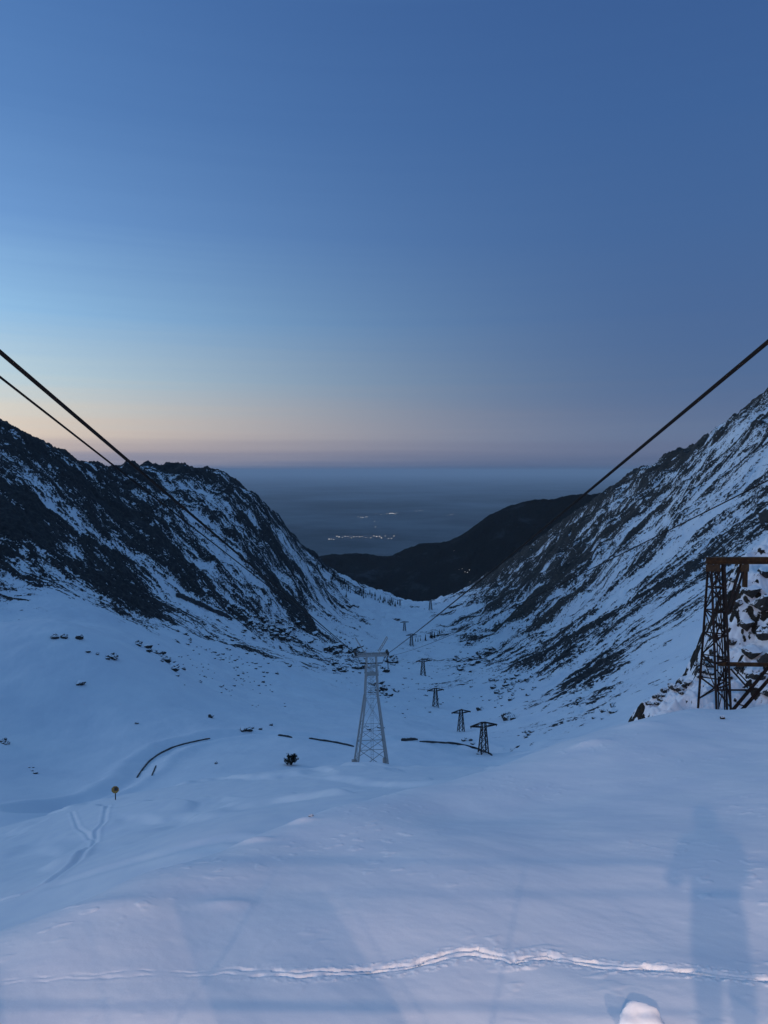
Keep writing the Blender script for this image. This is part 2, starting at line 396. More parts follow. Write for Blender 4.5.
def disp_valley(X, Y, Z, attrs):
    a = A_V; l = L_V
    rk = field([((p[0]-384)/F, math.log(p[1]), p[2]) for p in RK], a, l, 2e-3)
    rk = np.clip(rk, 0, 1)
    left = (a[None, :]*np.ones_like(Y)) < 0.02
    th = np.where(left, math.radians(-4), math.radians(177))      # plan direction in which the ribs run down
    ux, uy = np.cos(th), np.sin(th)
    wx = 22*perlin(X/80, Y/80, 5)+6*perlin(X/25, Y/25, 6); wy = 22*perlin(X/80, Y/80, 8)+6*perlin(X/25, Y/25, 9)
    al = (X+wx)*ux + (Y+wy)*uy; ac = -(X+wx)*uy + (Y+wy)*ux
    n1 = fbm(ac/21, al/58, 4, 11, 0.62)
    n2 = fbm(ac/7, al/24, 4, 21, 0.68)
    n3 = fbm(X/6, Y/6, 4, 31, 0.7)
    big = fbm(ac/90, al/200, 3, 41, 0.5)
    rk = np.clip(rk + np.where(left, 0.0, 0.09)*sst(.25, .5, rk), 0, 1)
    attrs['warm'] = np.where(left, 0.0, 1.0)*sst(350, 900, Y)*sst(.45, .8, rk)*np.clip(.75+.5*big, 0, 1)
    attrs['rock'] = (rk-0.68)*1.15 + 0.62*n1 + 0.66*n2 + 0.38*n3 + 0.62*big - 1.0*(1-sst(0.0, 0.07, rk))
    ridge = sst(0.1, 0.9, rk)
    rib = np.maximum(n1, -0.4)
    Z = Z + ridge*(6.0*rib + 3.0*n2 + 1.6*n3 + 6*big - 6.0 - np.where(left, 7.0, 2.0)*sst(600, 1000, Y))
    # jagged crest
    Z = Z + ridge*sst(600, 900, Y)*(1.6*fbm(X/10, Y/10, 3, 55) + 12.0*fbm(X/46, Y/46, 2, 57))
    # smooth drifts on the snow
    sn = 1-ridge
    Z = Z + sn*(Y/400)*(2.2*fbm(X/70, Y/70, 3, 61) + 1.0*fbm(X/24, Y/34, 3, 67) + .22*fbm(X/6, Y/9, 3, 69))
    # the snowed-in road: a bench cut into the slope with a bank below it
    P = []
    for px, py in [(30,812),(70,806),(110,792),(134,778),(148,761),(172,747),(210,738),(250,734),(285,735),(320,738),(355,744),(400,739),(440,741),(470,744),(494,753),(530,748),(570,744)]:
        aa, s_ = ctl(px, py); j = np.argmin(np.abs(A_V-aa)); c = Z[:, j]/Y[:, j]; k = np.nonzero(c >= s_)[0]
        if len(k): P.append((aa*np.exp(L_V[k[0]]), np.exp(L_V[k[0]])))
    nr = int(np.searchsorted(L_V, math.log(360))); Xs, Ys = X[:nr], Y[:nr]; d = np.full(Xs.shape, 1e9)
    for (x0, y0), (x1, y1) in zip(P, P[1:]):
        vx, vy = x1-x0, y1-y0; L2 = vx*vx+vy*vy+1e-9; t = np.clip(((Xs-x0)*vx+(Ys-y0)*vy)/L2, 0, 1)
        d = np.minimum(d, np.hypot(Xs-x0-t*vx, Ys-y0-t*vy))
    Z = np.array(Z); Z[:nr] += -1.1*np.exp(-(d/3.2)**2) + 0.8*np.exp(-((d-7)/2.6)**2)
    attrs['st'] = np.stack([ac/3.2, al/11.0, Z*0.0], 2)
    return Z
A_V = axis(-1.15, -0.57, 0.57, 1.15, 1150, 120)
L_V = np.linspace(math.log(105), math.log(3200), 1500)

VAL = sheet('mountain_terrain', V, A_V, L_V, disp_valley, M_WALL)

# ---- snow shelf that carries the tall pylon
S_ = [
 (-300,1000,14),(0,1010,20),(384,1010,20),(768,1010,20),(1000,1000,20),
 (-300,960,30),(0,925,30),(115,883,31),(250,838,33),(384,806,40),(450,790,48),(600,770,60),(800,760,60),
 (-300,900,60),(0,878,48),(0,848,75),(60,856,60),(115,842,58),(180,826,58),(250,806,62),(310,798,60),(384,788,70),(450,781,72),(540,776,80),(700,770,90),
 (-300,870,100),(0,829,100),(60,813,104),(115,799,108),(180,789,112),(250,780,115),(310,771,120),(355,770,127),(388,770,127),(430,771,124),(490,769,120),(600,772,118),(768,776,118),(1000,780,118),
 (-300,900,130),(0,860,130),(115,835,135),(250,815,145),(384,800,155),(490,800,150),(600,810,150),(768,810,150),
 (-300,1000,190),(0,960,190),(384,900,200),(768,900,200),
]
def disp_shelf(X, Y, Z, attrs):
    Z = Z + 0.35*fbm(X/22, Y/30, 3, 71) + 0.07*fbm(X/4, Y/7, 3, 74)
    # soft drift ridges slanting over the shelf
    Z = Z + 0.55*sst(0.05, .45, fbm((X+Y*.4)/12, (Y-X*.5)/30, 3, 77))
    # curved ski track
    def track(pts, w, dep):
        nonlocal Z
        P = []
        for px, py in pts:
            # rough planar position on the shelf
            aa, s = ctl(px, py)
            j = np.argmin(np.abs(A_S-aa)); c = (Z[:, j]/Y[:, j]); k = np.nonzero(c >= s)[0]
            if len(k): P.append((aa*np.exp(L_S[k[0]]), np.exp(L_S[k[0]])))
        d = np.full(X.shape, 1e9)
        for (x0, y0), (x1, y1) in zip(P, P[1:]):
            vx, vy = x1-x0, y1-y0; L2 = vx*vx+vy*vy+1e-9
            t = np.clip(((X-x0)*vx+(Y-y0)*vy)/L2, 0, 1)
            d = np.minimum(d, np.hypot(X-x0-t*vx, Y-y0-t*vy))
        Z = Z - dep*np.exp(-(d/w)**2) + dep*0.5*np.exp(-((d-1.7*w)/w)**2)
    track([(108,806),(104,822),(96,832),(90,846),(76,862),(50,882),(20,896),(-10,904)], 0.22, 0.12)
    track([(72,812),(78,828),(92,840)], 0.18, 0.10)
    track([(260,842),(225,840),(180,850),(120,866),(60,884)], 0.5, 0.08)
    return Z
A_S = axis(-1.0, -0.57, 0.57, 1.0, 800, 60)
L_S = np.linspace(math.log(14), math.log(190), 560)
SHELF = sheet('snow_shelf_ground', S_, A_S, L_S, disp_shelf, M_SNOW)

# ---- near snow slope below the terrace
Nn = [('z',x,4.0,-6.3) for x in (-4,0,4)] + [('z',x,6.5,-6.95) for x in (-6,0,6)] + [
 (-200,1024,9.5),(0,1024,9.5),(200,1024,9.4),(384,1024,9.3),(600,1024,9.1),(768,1024,9.0),(1000,1024,9.0),
 (0,968,11.6),(200,966,11.5),(384,965,11.4),(600,962,11.4),(768,955,11.6),(1000,940,11.6),
 (0,932,14.2),(60,908,15.5),(130,880,18.5),(190,862,20.5),(250,840,24),(310,818,28),(384,801,33),(450,787,37),(510,768,41),(560,750,43),(600,737,45),(650,721,46),(700,710,47),(730,711,46),(768,706,48),(1000,640,48),
 (180,905,14.5),(384,900,14.6),(600,895,14.8),(768,880,15),
 (320,850,20),(450,850,18.6),(600,845,19),(768,820,20),(450,815,26),(560,790,29),(660,762,31),(768,742,33),(1000,680,33),
 (-200,1000,13),(-200,1060,20),(0,985,19),(60,975,21),(130,950,24),(250,905,31),(310,880,36),(384,870,42),(450,860,48),(560,830,55),(650,790,58),(768,765,60),(1000,700,60),
 (0,1100,40),(384,1000,70),(768,900,75),(-200,1200,40),(1000,850,75),
]
FOOT = [(-40,985),(20,981),(88,977),(112,975),(150,973),(190,975),(225,972),(262,973),(300,975),(335,973),(370,972),(396,969),(420,965),(450,956),(475,953),(498,957),(515,962),(545,957),(572,962),(600,966),(630,968),(660,969),(700,973),(740,978),(790,981)]
def disp_near(X, Y, Z, attrs):
    Z = Z + 0.10*fbm(X/6, Y/9, 3, 81) + 0.016*fbm((X+.6*Y)/1.3, (Y-.4*X)/2.0, 4, 85) + 0.02*sst(.25, .9, fbm(X/.45, Y/.45, 2, 88))*sst(-.2, .6, fbm(X/4, Y/5, 2, 89))
    aa = A_N
    P = []
    for px, py in FOOT:
        a0, s = ctl(px, py); j = np.argmin(np.abs(A_N-a0)); c = Z[:, j]/Y[:, j]; k = np.nonzero(c >= s)[0]
        y = np.exp(L_N[k[0]]); P.append((a0*y, y))
    P = np.array(P); seg = np.hypot(*(P[1:]-P[:-1]).T); cum = np.concatenate([[0], np.cumsum(seg)])
    rnd = random.Random(3); t = 0.0; side = 1
    steps = []
    while t < cum[-1]:
        x = np.interp(t, cum, P[:, 0]); y = np.interp(t, cum, P[:, 1]); x2 = np.interp(t+.1, cum, P[:, 0]); y2 = np.interp(t+.1, cum, P[:, 1])
        an = math.atan2(y2-y, x2-x+1e-9); w = (0.07+0.07*abs(math.sin(t*.8)))*side + rnd.uniform(-.05, .05)
        steps.append((x - math.sin(an)*w, y + math.cos(an)*w, an + rnd.uniform(-.25, .25), rnd.uniform(.5, 1.5)))
        side = -side; t += rnd.uniform(.20, .40)
    # two irregular strands of trodden snow that part and meet again
    r0 = (Y < P[:, 1].max()+1.2) & (Y > P[:, 1].min()-1.2)
    x_, y_ = X[r0], Y[r0]; d = np.full(x_.shape, 1e9); sg = np.zeros_like(x_); al = np.zeros_like(x_)
    for q, ((x0, y0), (x1, y1)) in enumerate(zip(P, P[1:])):
        vx, vy = x1-x0, y1-y0; L1 = math.hypot(vx, vy)+1e-9
        t = np.clip(((x_-x0)*vx+(y_-y0)*vy)/L1**2, 0, 1); dd = np.hypot(x_-x0-t*vx, y_-y0-t*vy); m_ = dd < d
        d = np.where(m_, dd, d); al = np.where(m_, cum[q]+t*L1, al); sg = np.where(m_, ((x_-x0)*-vy+(y_-y0)*vx)/L1, sg)
    o0 = al*0; rough = fbm(x_/.11, y_/.11, 3, 91); edge = .035*fbm(x_/.22, y_/.22, 2, 93)
    cut = np.zeros_like(x_)
    for k, sd in enumerate((-1, 1)):
        vc = sd*(.085+.07*perlin(al/1.7, o0+k*7, 94)) + .05*perlin(al/.5, o0+k*3, 95)
        w = np.clip(.048+.03*perlin(al/.45, o0+k*5, 96), .025, .08)
        D = np.clip(.45+1.1*perlin(al/.30, o0+k*11, 97)+.5*perlin(al/1.3, o0, 98), .12, 1.3)
        cut = np.maximum(cut, (.08+.92*sst(3.0, 7.5, al))*D*np.exp(-((sg+edge-vc)/w)**4))
    env = np.exp(-(d/.20)**2)*.6*(.1+.9*sst(3.0, 7.5, al))
    Z = np.array(Z); Z[r0] += -0.14*cut*(1+.25*rough) + env*.012*rough + .012*(.1+.9*sst(3.0, 7.5, al))*np.exp(-((d-.26)/.10)**2)*np.clip(rough+.2, 0, 1)*2
    # small drift lumps and a lip at the crest
    for px, py, r, h in [(253,842,.35,.14),(302,822,.3,.15),(118,905,.6,.08),(590,744,.6,.2),(228,905,.3,.08),(640,725,.7,.2)]:
        a0, s = ctl(px, py); j = np.argmin(np.abs(A_N-a0)); c = Z[:, j]/Y[:, j]; k = np.nonzero(c >= s)[0]
        if not len(k): continue
        y = np.exp(L_N[k[0]]); x = a0*y
        Z = Z + h*np.exp(-(((X-x)/(r*1.6))**2+((Y-y)/r)**2))
    return Z
A_N = axis(-1.0, -0.56, 0.56, 1.0, 1000, 60)
L_N = np.linspace(math.log(4.0), math.log(75), 1150)
NEAR = sheet('snow_ground', Nn, A_N, L_N, disp_near, M_SNOW)

# ---- rocky bank beside the rusty trestle
B_ = [
 ('z',10,47,-24),('z',20,47,-20),('z',30,47,-18),('z',45,47,-13),
 (600,760,52),(640,722,52),(670,705,52),(700,700,52),(740,696,52),(768,688,52),(900,600,52),(1100,480,52),
 (600,760,60),(640,718,60),(662,700,60),(684,686,60),(701,656,60),(722,604,60),(742,576,60),(768,560,60),(900,470,60),(1100,380,60),
 (690,690,56),(735,655,56),(768,630,56),(900,530,56),
 (600,790,72),(660,730,72),(700,690,72),(740,620,72),(768,590,72),(900,480,72),(1100,400,72),
 (600,900,95),(700,820,95),(768,760,95),(900,620,95),(1100,560,95),
]
def disp_bank(X, Y, Z, attrs):
    r = fbm(X/3.2, Y/3.2, 4, 101, 0.55); b = fbm(X/1.1, Y/1.1, 3, 105, 0.55)
    cell = np.abs(perlin(X/2.0, Y/2.0, 108))
    g = sst(47, 52, Y)
    Z = Z + g*(0.9*r + 0.35*b + 0.8*(0.5-cell))
    gx = np.gradient(Z, axis=1)/np.maximum(np.gradient(X, axis=1), 1e-6); gy = np.gradient(Z, axis=0)/np.maximum(np.gradient(Y, axis=0), 1e-6)
    sl = np.hypot(gx, gy)
    attrs['rock'] = (sl-2.5)*0.7 + 0.5*r + 0.2*b
    attrs['st'] = np.stack([X*1.5, Y*1.5, Z*1.5], 2)
    return Z
A_B = np.linspace(0.27, 1.0, 560)
L_B = np.linspace(math.log(47), math.log(95), 460)
BANK = sheet('rocky_ground', B_, A_B, L_B, disp_bank, M_BANK)

# ---- dark wooded foothills beyond the valley mouth
def forest_mat():
    m = mat('wooded hills', (0.02, 0.03, 0.02), 0.95); p = pos(m)
    c = rampn(m, noise_node(m, p, 0.004, 8, 0.7), [(0.35, (0.0008, 0.001, 0.001)), (0.56, (0.003, 0.004, 0.004)), (0.70, (0.035, 0.042, 0.05))])
    lk(m, c, bsdf(m).inputs['Base Color']); bump(m, noise_node(m, p, 0.03, 5), 0.8, 20); bsdf(m).inputs['Specular IOR Level'].default_value = 0.0; return m
H_ = [
 (0,700,2700),(200,690,2700),(384,680,2700),(430,670,2700),(520,650,2700),(700,600,2700),(900,560,2700),
 (0,560,5200),(200,552,5400),(316,550,5600),(370,552,5500),(420,548,5100),(450,537,4900),(490,516,4700),(520,508,4600),(560,511,4400),(600,500,4300),(640,502,4300),(768,492,4300),(900,480,4300),
 (384,600,4000),(450,585,3900),(520,560,3800),(600,540,3700),(330,580,4600),
 (0,600,8000),(316,590,8000),(450,580,8000),(600,560,8000),(900,540,8000),
 (0,590,12000),(450,590,12000),(900,590,12000),
]
def disp_hill(X, Y, Z, attrs):
    w = sst(2700, 3600, Y)
    return Z + w*(-30 + 48*fbm(X/520, Y/900, 5, 121, .5, True) + 5*fbm(X/60, Y/80, 3, 125))
A_H = np.linspace(-0.9, 0.9, 700); L_H = np.linspace(math.log(2700), math.log(12000), 260)
HILL = sheet('wooded_hills', H_, A_H, L_H, disp_hill, forest_mat())
HILL.o.data.polygons.foreach_set('use_smooth', np.zeros(len(HILL.o.data.polygons), bool))

# ---- the far plain, one sheet to the horizon
PLZ = -1600.0
def plain_mat():
    m = mat('farmed plain', (0.03, 0.035, 0.03), 0.95); p = pos(m)
    vor = nd(m, 'ShaderNodeTexVoronoi'); vor.inputs['Scale'].default_value = 0.0011; lk(m, p, vor.inputs['Vector'])
    c1 = rampn(m, vor.outputs['Color'], [(0.2, (0.04, 0.052, 0.06)), (0.8, (0.12, 0.14, 0.15))])
    c2 = rampn(m, noise_node(m, p, 0.00016, 6, 0.6), [(0.38, (0.035, 0.05, 0.06)), (0.64, (0.21, 0.24, 0.26))])
    lk(m, mixc(m, 0.7, c1, c2), bsdf(m).inputs['Base Color']); bsdf(m).inputs['Specular IOR Level'].default_value = 0.0; return m
bm = bmesh.new()
R_ = 590000.0
rings = [[bm.verts.new((math.cos(t)*r, math.sin(t)*r, PLZ)) for t in [2*math.pi*k/64 for k in range(64)]] for r in (500, 3000, 12000, 40000, R_)]
c0 = bm.verts.new((0, 0, PLZ))
for k in range(64): bm.faces.new((c0, rings[0][k], rings[0][(k+1) % 64]))
for A, B in zip(rings, rings[1:]):
    for k in range(64): bm.faces.new((A[k], B[k], B[(k+1) % 64], A[(k+1) % 64]))
tag(mesh_obj('plain_ground', bm, plain_mat()), kind='structure')

# ---- haze: an even volume round everything
bm = bmesh.new(); box(bm, (0, 0, (PLZ-1+260)/2), (1200000, 1200000, 260-(PLZ-1)))
hz = bpy.data.materials.new('evening haze'); hz.use_nodes = True; hz.node_tree.nodes.clear()
ho = hz.node_tree.nodes.new('ShaderNodeOutputMaterial'); hv = hz.node_tree.nodes.new('ShaderNodeVolumePrincipled')
hv.inputs['Color'].default_value = (0.92, 0.96, 1.0, 1); hv.inputs['Density'].default_value = 1.4e-5; hv.inputs['Anisotropy'].default_value = 0.0
hz.node_tree.links.new(hv.outputs[0], ho.inputs['Volume'])
tag(mesh_obj('haze', bm, hz), kind='stuff')

GROUND = [NEAR, SHELF, VAL]

# ------------------------------------------------------------------ road along the valley side with low dark parapets
def wall_run(name, pts, h, w, label, cat, group=None, z0=-0.3, m=M_STONE):
    P = []
    for i in range(len(pts)-1):
        for k in range(5):
            t = k/5; P.append((pts[i][0]*(1-t)+pts[i+1][0]*t, pts[i][1]*(1-t)+pts[i+1][1]*t))
    P.append(pts[-1]); W = [hit(x, y, [VAL])[0] for x, y in P]
    # even out
    for _ in range(3): W = [W[0]] + [(W[i-1]+W[i]*2+W[i+1])/4 for i in range(1, len(W)-1)] + [W[-1]]
    bm = bmesh.new()
    prev = None
    for i, p in enumerate(W):
        d = (W[min(i+1, len(W)-1)]-W[max(i-1, 0)]); d.z = 0; d.normalize(); s = Vector((-d.y, d.x, 0))
        hh = h*(0.85+0.3*random.Random(i*7+len(pts)).random())*(1 if 0 < i < len(W)-1 else 0.6)
        g = p.z
        ring = [bm.verts.new((p.x+s.x*w/2*q, p.y+s.y*w/2*q, g+zz)) for q, zz in ((-1,z0),(1,z0),(1,hh),(-1,hh))]
        if prev:
            for k in range(4): bm.faces.new((prev[k], prev[(k+1)%4], ring[(k+1)%4], ring[k]))
        else: bm.faces.new(ring[::-1])
        prev = ring
    bm.faces.new(prev)
    o = mesh_obj(name, bm, m); tag(o, label, cat, group); return o
G_PAR = 'low dark parapets along the snowed-in road'
wall_run('road_parapet', [(137,778),(143,769),(150,761),(160,754),(172,748),(190,743),(210,739)], .36, .35, 'long curved dark parapet of the snowed-in road, above and behind the yellow sign', 'parapet', G_PAR)
wall_run('road_parapet', [(278,736),(285,737),(292,738)], .5, .5, 'shortest dark piece of road parapet, above the dark bush', 'parapet', G_PAR)
wall_run('road_parapet', [(309,739),(322,741),(336,743),(354,747)], .5, .5, 'thin dark road parapet running down to the left leg of the tall pale pylon', 'parapet', G_PAR)
wall_run('road_parapet', [(401,741),(408,741),(417,740)], .9, .8, 'short thick dark parapet right beside the tall pale pylon legs', 'parapet', G_PAR)
wall_run('road_parapet', [(420,742),(440,743),(455,744),(470,747),(482,751),(492,756)], .6, .5, 'dark curved road parapet passing under the nearest dark power pylon', 'parapet', G_PAR)
wall_run('snow_barrier', [(176,597),(184,599),(192,603),(202,607),(212,612),(222,616),(232,620)], 3.6, 2.5, 'long straight dark avalanche barrier crossing the foot of the left mountain wall', 'barrier', z0=-1.5, m=M_STONE)
wall_run('road_parapet', [(152,776),(154,771),(156,766)], .3, .3, 'tiny upright dark stub of road parapet between the yellow sign and the dark bush', 'parapet', G_PAR)

# ------------------------------------------------------------------ tall pale lattice pylon
def lattice_panels(bm, leg, z0, z1, n, w, cross=True):
    """leg(k,z)->point; k 0..3. Adds rings and X braces between legs"""
    zs = [z0+(z1-z0)*i/n for i in range(n+1)]
    for i in range(n):
        for k in range(4):
            a0, a1 = leg(k, zs[i]), leg(k, zs[i+1]); b0, b1 = leg((k+1) % 4, zs[i]), leg((k+1) % 4, zs[i+1])
            bar(bm, a0, b1, w)
            if cross: bar(bm, b0, a1, w)
            bar(bm, a1, b1, w)
SG = ((-1,-1),(1,-1),(1,1),(-1,1))
base_hit = at(371.5, 769, 125); PY_Y = 125.0; gz = zat(base_hit.x, base_hit.y, GROUND)
pm = mpp(128.3)
PYB = Vector((base_hit.x, PY_Y, base_hit.z)); pm = mpp(PY_Y*1.026)
print('pylon ground', gz, base_hit.z)
PYB.z = gz - 0.1
pyl = empty('lattice_pylon', PYB, 0.12)
tag(pyl, 'tall pale grey lattice cableway pylon with two raised horns, standing on the snow shelf', 'pylon')
Htop = (767.5-656)*pm/CP*1.015
HB, HW, HT = 2.75, 1.12, 0.80
zw = (767.5-697)*pm/CP*1.01
def leg_big(k, z):
    if z < zw: h = HB+(HW-HB)*z/zw
    else: h = HW+(HT-HW)*(z-zw)/(Htop-zw)
    return Vector((SG[k][0]*h, SG[k][1]*h, z))
for k in range(4):
    bm = bmesh.new(); bar(bm, leg_big(k, -0.8), leg_big(k, zw), .30); bar(bm, leg_big(k, zw), leg_big(k, Htop), .2); mesh_obj('leg', bm, M_GALV, pyl)
bm = bmesh.new()
lattice_panels(bm, leg_big, 0.4, 3.9, 1, .09); lattice_panels(bm, leg_big, 3.9, 7.0, 1, .06); lattice_panels(bm, leg_big, 7.0, zw, 1, .05)
lattice_panels(bm, leg_big, zw, Htop, 4, .045)
mesh_obj('bracing', bm, M_GALV, pyl)
for k in range(4):
    q = leg_big(k, 0); bm = bmesh.new(); box(bm, (q.x, q.y, -.15), (.9, .9, .9)); bmesh.ops.bevel(bm, geom=bm.edges[:], offset=.06, segments=1, affect='EDGES'); mesh_obj('footing', bm, M_CONC, pyl)
bm = bmesh.new(); bar(bm, (-2.9,-.75,Htop), (2.9,-.75,Htop), .18, .34); bar(bm, (-2.9,.75,Htop), (2.9,.75,Htop), .18, .34)
for x in (-2.8,-1.6,0,1.6,2.8): bar(bm, (x,-.75,Htop), (x,.75,Htop), .14)
mesh_obj('crossarm', bm, M_GALV, pyl)
bm = bmesh.new(); bar(bm, (-1.9,0,Htop-1.5), (1.9,0,Htop-1.5), .12, .16); [bar(bm, (q*1.9,0,Htop-1.5), (q*2.5,0,Htop), .08) for q in (-1,1)]; mesh_obj('lower_crossarm', bm, M_DARKSTEEL, pyl)
for s in (-1, 1):
    bm = bmesh.new()
    for y in (-.6, .6): bar(bm, (s*1.2, y, Htop+.4), (s*2.7, y, Htop+2.9), .14); 
    bar(bm, (s*2.7,-.6,Htop+2.9), (s*2.7,.6,Htop+2.9), .12); bar(bm, (s*1.9,-.6,Htop+1.6), (s*1.9,.6,Htop+1.6), .1)
    mesh_obj('horn', bm, M_GALV, pyl)
    bm = bmesh.new(); tube(bm, [(s*2.75,-1.3,Htop+.35),(s*2.75,-.6,Htop+.55),(s*2.75,.6,Htop+.55),(s*2.75,1.3,Htop+.30)], .16, 8)
    bar(bm, (s*2.75,-1.1,Htop+.2), (s*2.75,1.1,Htop+.2), .3, .25); mesh_obj('cable_saddle', bm, M_DARKSTEEL, pyl)
bm = bmesh.new(); bar(bm, (2.75,0,Htop), (2.9,0,Htop-2.6), .12); bar(bm, (2.3,0,Htop), (2.9,0,Htop-1.6), .1); mesh_obj('hanger', bm, M_DARKSTEEL, pyl)
bm = bmesh.new(); box(bm, (0,0,zw*1.32), (2.3,2.3,.07)); 
for sx_, sy_ in SG: bar(bm, (sx_*1.1, sy_*1.1, zw*1.32), (sx_*1.1, sy_*1.1, zw*1.32+1), .04)
mesh_obj('platform', bm, M_GALV, pyl)
bm = bmesh.new(); 
for x in (-.2, .2): bar(bm, (x, -HB*.45, 0), (x, -HT, Htop), .05)
for i in range(44):
    t = i/44; y = -HB*.45+(HB*.45-HT)*t; bar(bm, (-.2, y, Htop*t), (.2, y, Htop*t), .035)
mesh_obj('ladder', bm, M_GALV, pyl)

# ------------------------------------------------------------------ dark power pylons down the valley
def dark_pylon(H, drop):
    r = empty('power_pylon', (0,0,0))
    hb, ht = H*.125, H*.05
    lg = lambda k, z: Vector((SG[k][0]*(hb+(ht-hb)*z/H), SG[k][1]*(hb+(ht-hb)*z/H), z))
    for k in range(4):
        bm = bmesh.new(); bar(bm, lg(k,-H*.15), lg(k,H), H*.026); mesh_obj('leg', bm, M_RUSTDARK, r)
    bm = bmesh.new(); lattice_panels(bm, lg, 0, H*.86, 4, H*.011); mesh_obj('bracing', bm, M_RUSTDARK, r)
    bm = bmesh.new(); A = H*.44
    for s in (-1, 1):
        for y in (-ht, ht):
            bar(bm, (s*ht, y, H), (s*A, y*.3, H*(1-drop)), H*.022); bar(bm, (s*ht, y, H*.86), (s*A, y*.3, H*(1-drop)), H*.022)
            for q in (.35, .65):
                x = ht+(A-ht)*q; bar(bm, (s*x, y*(1-.7*q), H*(1-drop*q)), (s*x, y*(1-.7*q), H*(.86+(1-drop-.86)*q)), H*.014)
    bar(bm, (-ht,0,H), (ht,0,H), ht*1.6, H*.03); mesh_obj('crossarm', bm, M_RUSTDARK, r)
    for x in (-.95, -.55, .55, .95):
        bm = bmesh.new(); z = H*(1-drop*abs(x)); tube(bm, [(x*A,0,z-H*.01),(x*A,0,z-H*.06)], H*.016, 6); mesh_obj('insulator', bm, M_DARKSTEEL, r)
    return r
proto = dark_pylon(10.0, .10)
PL = [ # base px, base py, top py, label
 (483.5,753,722.5,'closest and largest of the dark power pylons, rising behind the snow crest'),
 (461,731.5,710,'second closest dark power pylon, just behind the largest one'),
 (435.5,707,688.5,'third dark power pylon up the valley, midway to the far end of the snow'),
 (423,675.5,659.5,'dark power pylon standing on a dark footing between the third pylon and the small spruces'),
 (411.5,646,634,'small dark power pylon beside the row of small spruces'),
 (404.5,631,621.5,'tiny dark power pylon just behind the one beside the small spruces'),
 (430.5,610,599.5,'very small dark power pylon near the far lip of the valley, on the right side'),
 (400,606,600,'very small dark power pylon at the far lip of the valley, on the left side'),
]
G_PP = 'dark power pylons marching down the valley'
for i, (px, py, ty, lab) in enumerate(PL):
    h = hit(px, py, [VAL]); p, Y = h
    o = proto if i == 0 else copy_tree(proto)
    Hh = (py-ty)*mpp(Y)*1.03/CP
    o.location = p; k = Hh/10.0; o.scale = (k*1.05, k*1.05, k); o.rotation_euler.z = 0.25
    tag(o, lab, 'pylon', G_PP)
    print('pylon', i, Y, Hh)

# ------------------------------------------------------------------ cables of the cableway
def cable(p0, p1, sag, r, label, n=40):
    pts = [];
    for i in range(n+1):
        t = (i/n)**2; q = p0.lerp(p1, t); q.z -= sag*4*t*(1-t); pts.append(q)
    bm = bmesh.new(); tube(bm, pts, r, 8)
    return tag(mesh_obj('cableway_cable', bm, M_CABLE, smooth=True), label, 'cable')
pyl_m = Matrix.Translation(PYB) @ Matrix.Rotation(0.12, 4, 'Z')
TL = pyl_m @ Vector((-2.75, -1.2, Htop+.45)); TR = pyl_m @ Vector((2.75, -1.2, Htop+.45))
def through(px, py, Y, T, back=-3.0):
    """start of a straight line that ends at T and passes the pixel at depth Y, carried on to just behind the camera"""
    q = at(px, py, Y); d = (q-T).normalized(); return q + d*((q.y-back)/max(1e-6, -d.y))
cable(through(0, 352, 14.0, TL), TL, 0.0, .044, 'thick dark rope on the left, running from overhead to the tall pale pylon')
cable(through(0, 377, 16.0, TL+Vector((.35,0,-.3))), TL+Vector((.35,0,-.3)), 0.0, .027, 'thinner dark rope just below the thick left one')
cable(through(768, 335, 14.0, TR), TR, 0.28, .042, 'thick dark rope on the right, cutting across the sky down to the tall pale pylon')
cable(through(768, 458, 18.0, TR+Vector((0,0,-.5))), TR+Vector((0,0,-.5)), 1.0, .018, 'thin rope on the right, below the thick one, crossing the snowy mountainside')

# ------------------------------------------------------------------ rusty trestle at the right edge
TY = 47.0
def tp(px, py, Y=TY): return at(px, py, Y)
bt = tp(722, 708); bz = zat(bt.x, bt.y, [NEAR]); print('trestle ground', bz, bt.z)
tre = empty('steel_trestle', (bt.x, TY, bt.z))
tag(tre, 'rusty lattice trestle with a beam and diagonal struts on the snow slope', 'trestle')
def loc(px, py, Y=TY): return tp(px, py, Y) - Vector((bt.x, TY, bt.z))
def member(name, segs, m, w):
    bm = bmesh.new()
    for s in segs:
        ww = s[2] if len(s) > 2 else w
        angle_bar(bm, s[0], s[1], ww)
    return mesh_obj(name, bm, m, tre)
top = 563
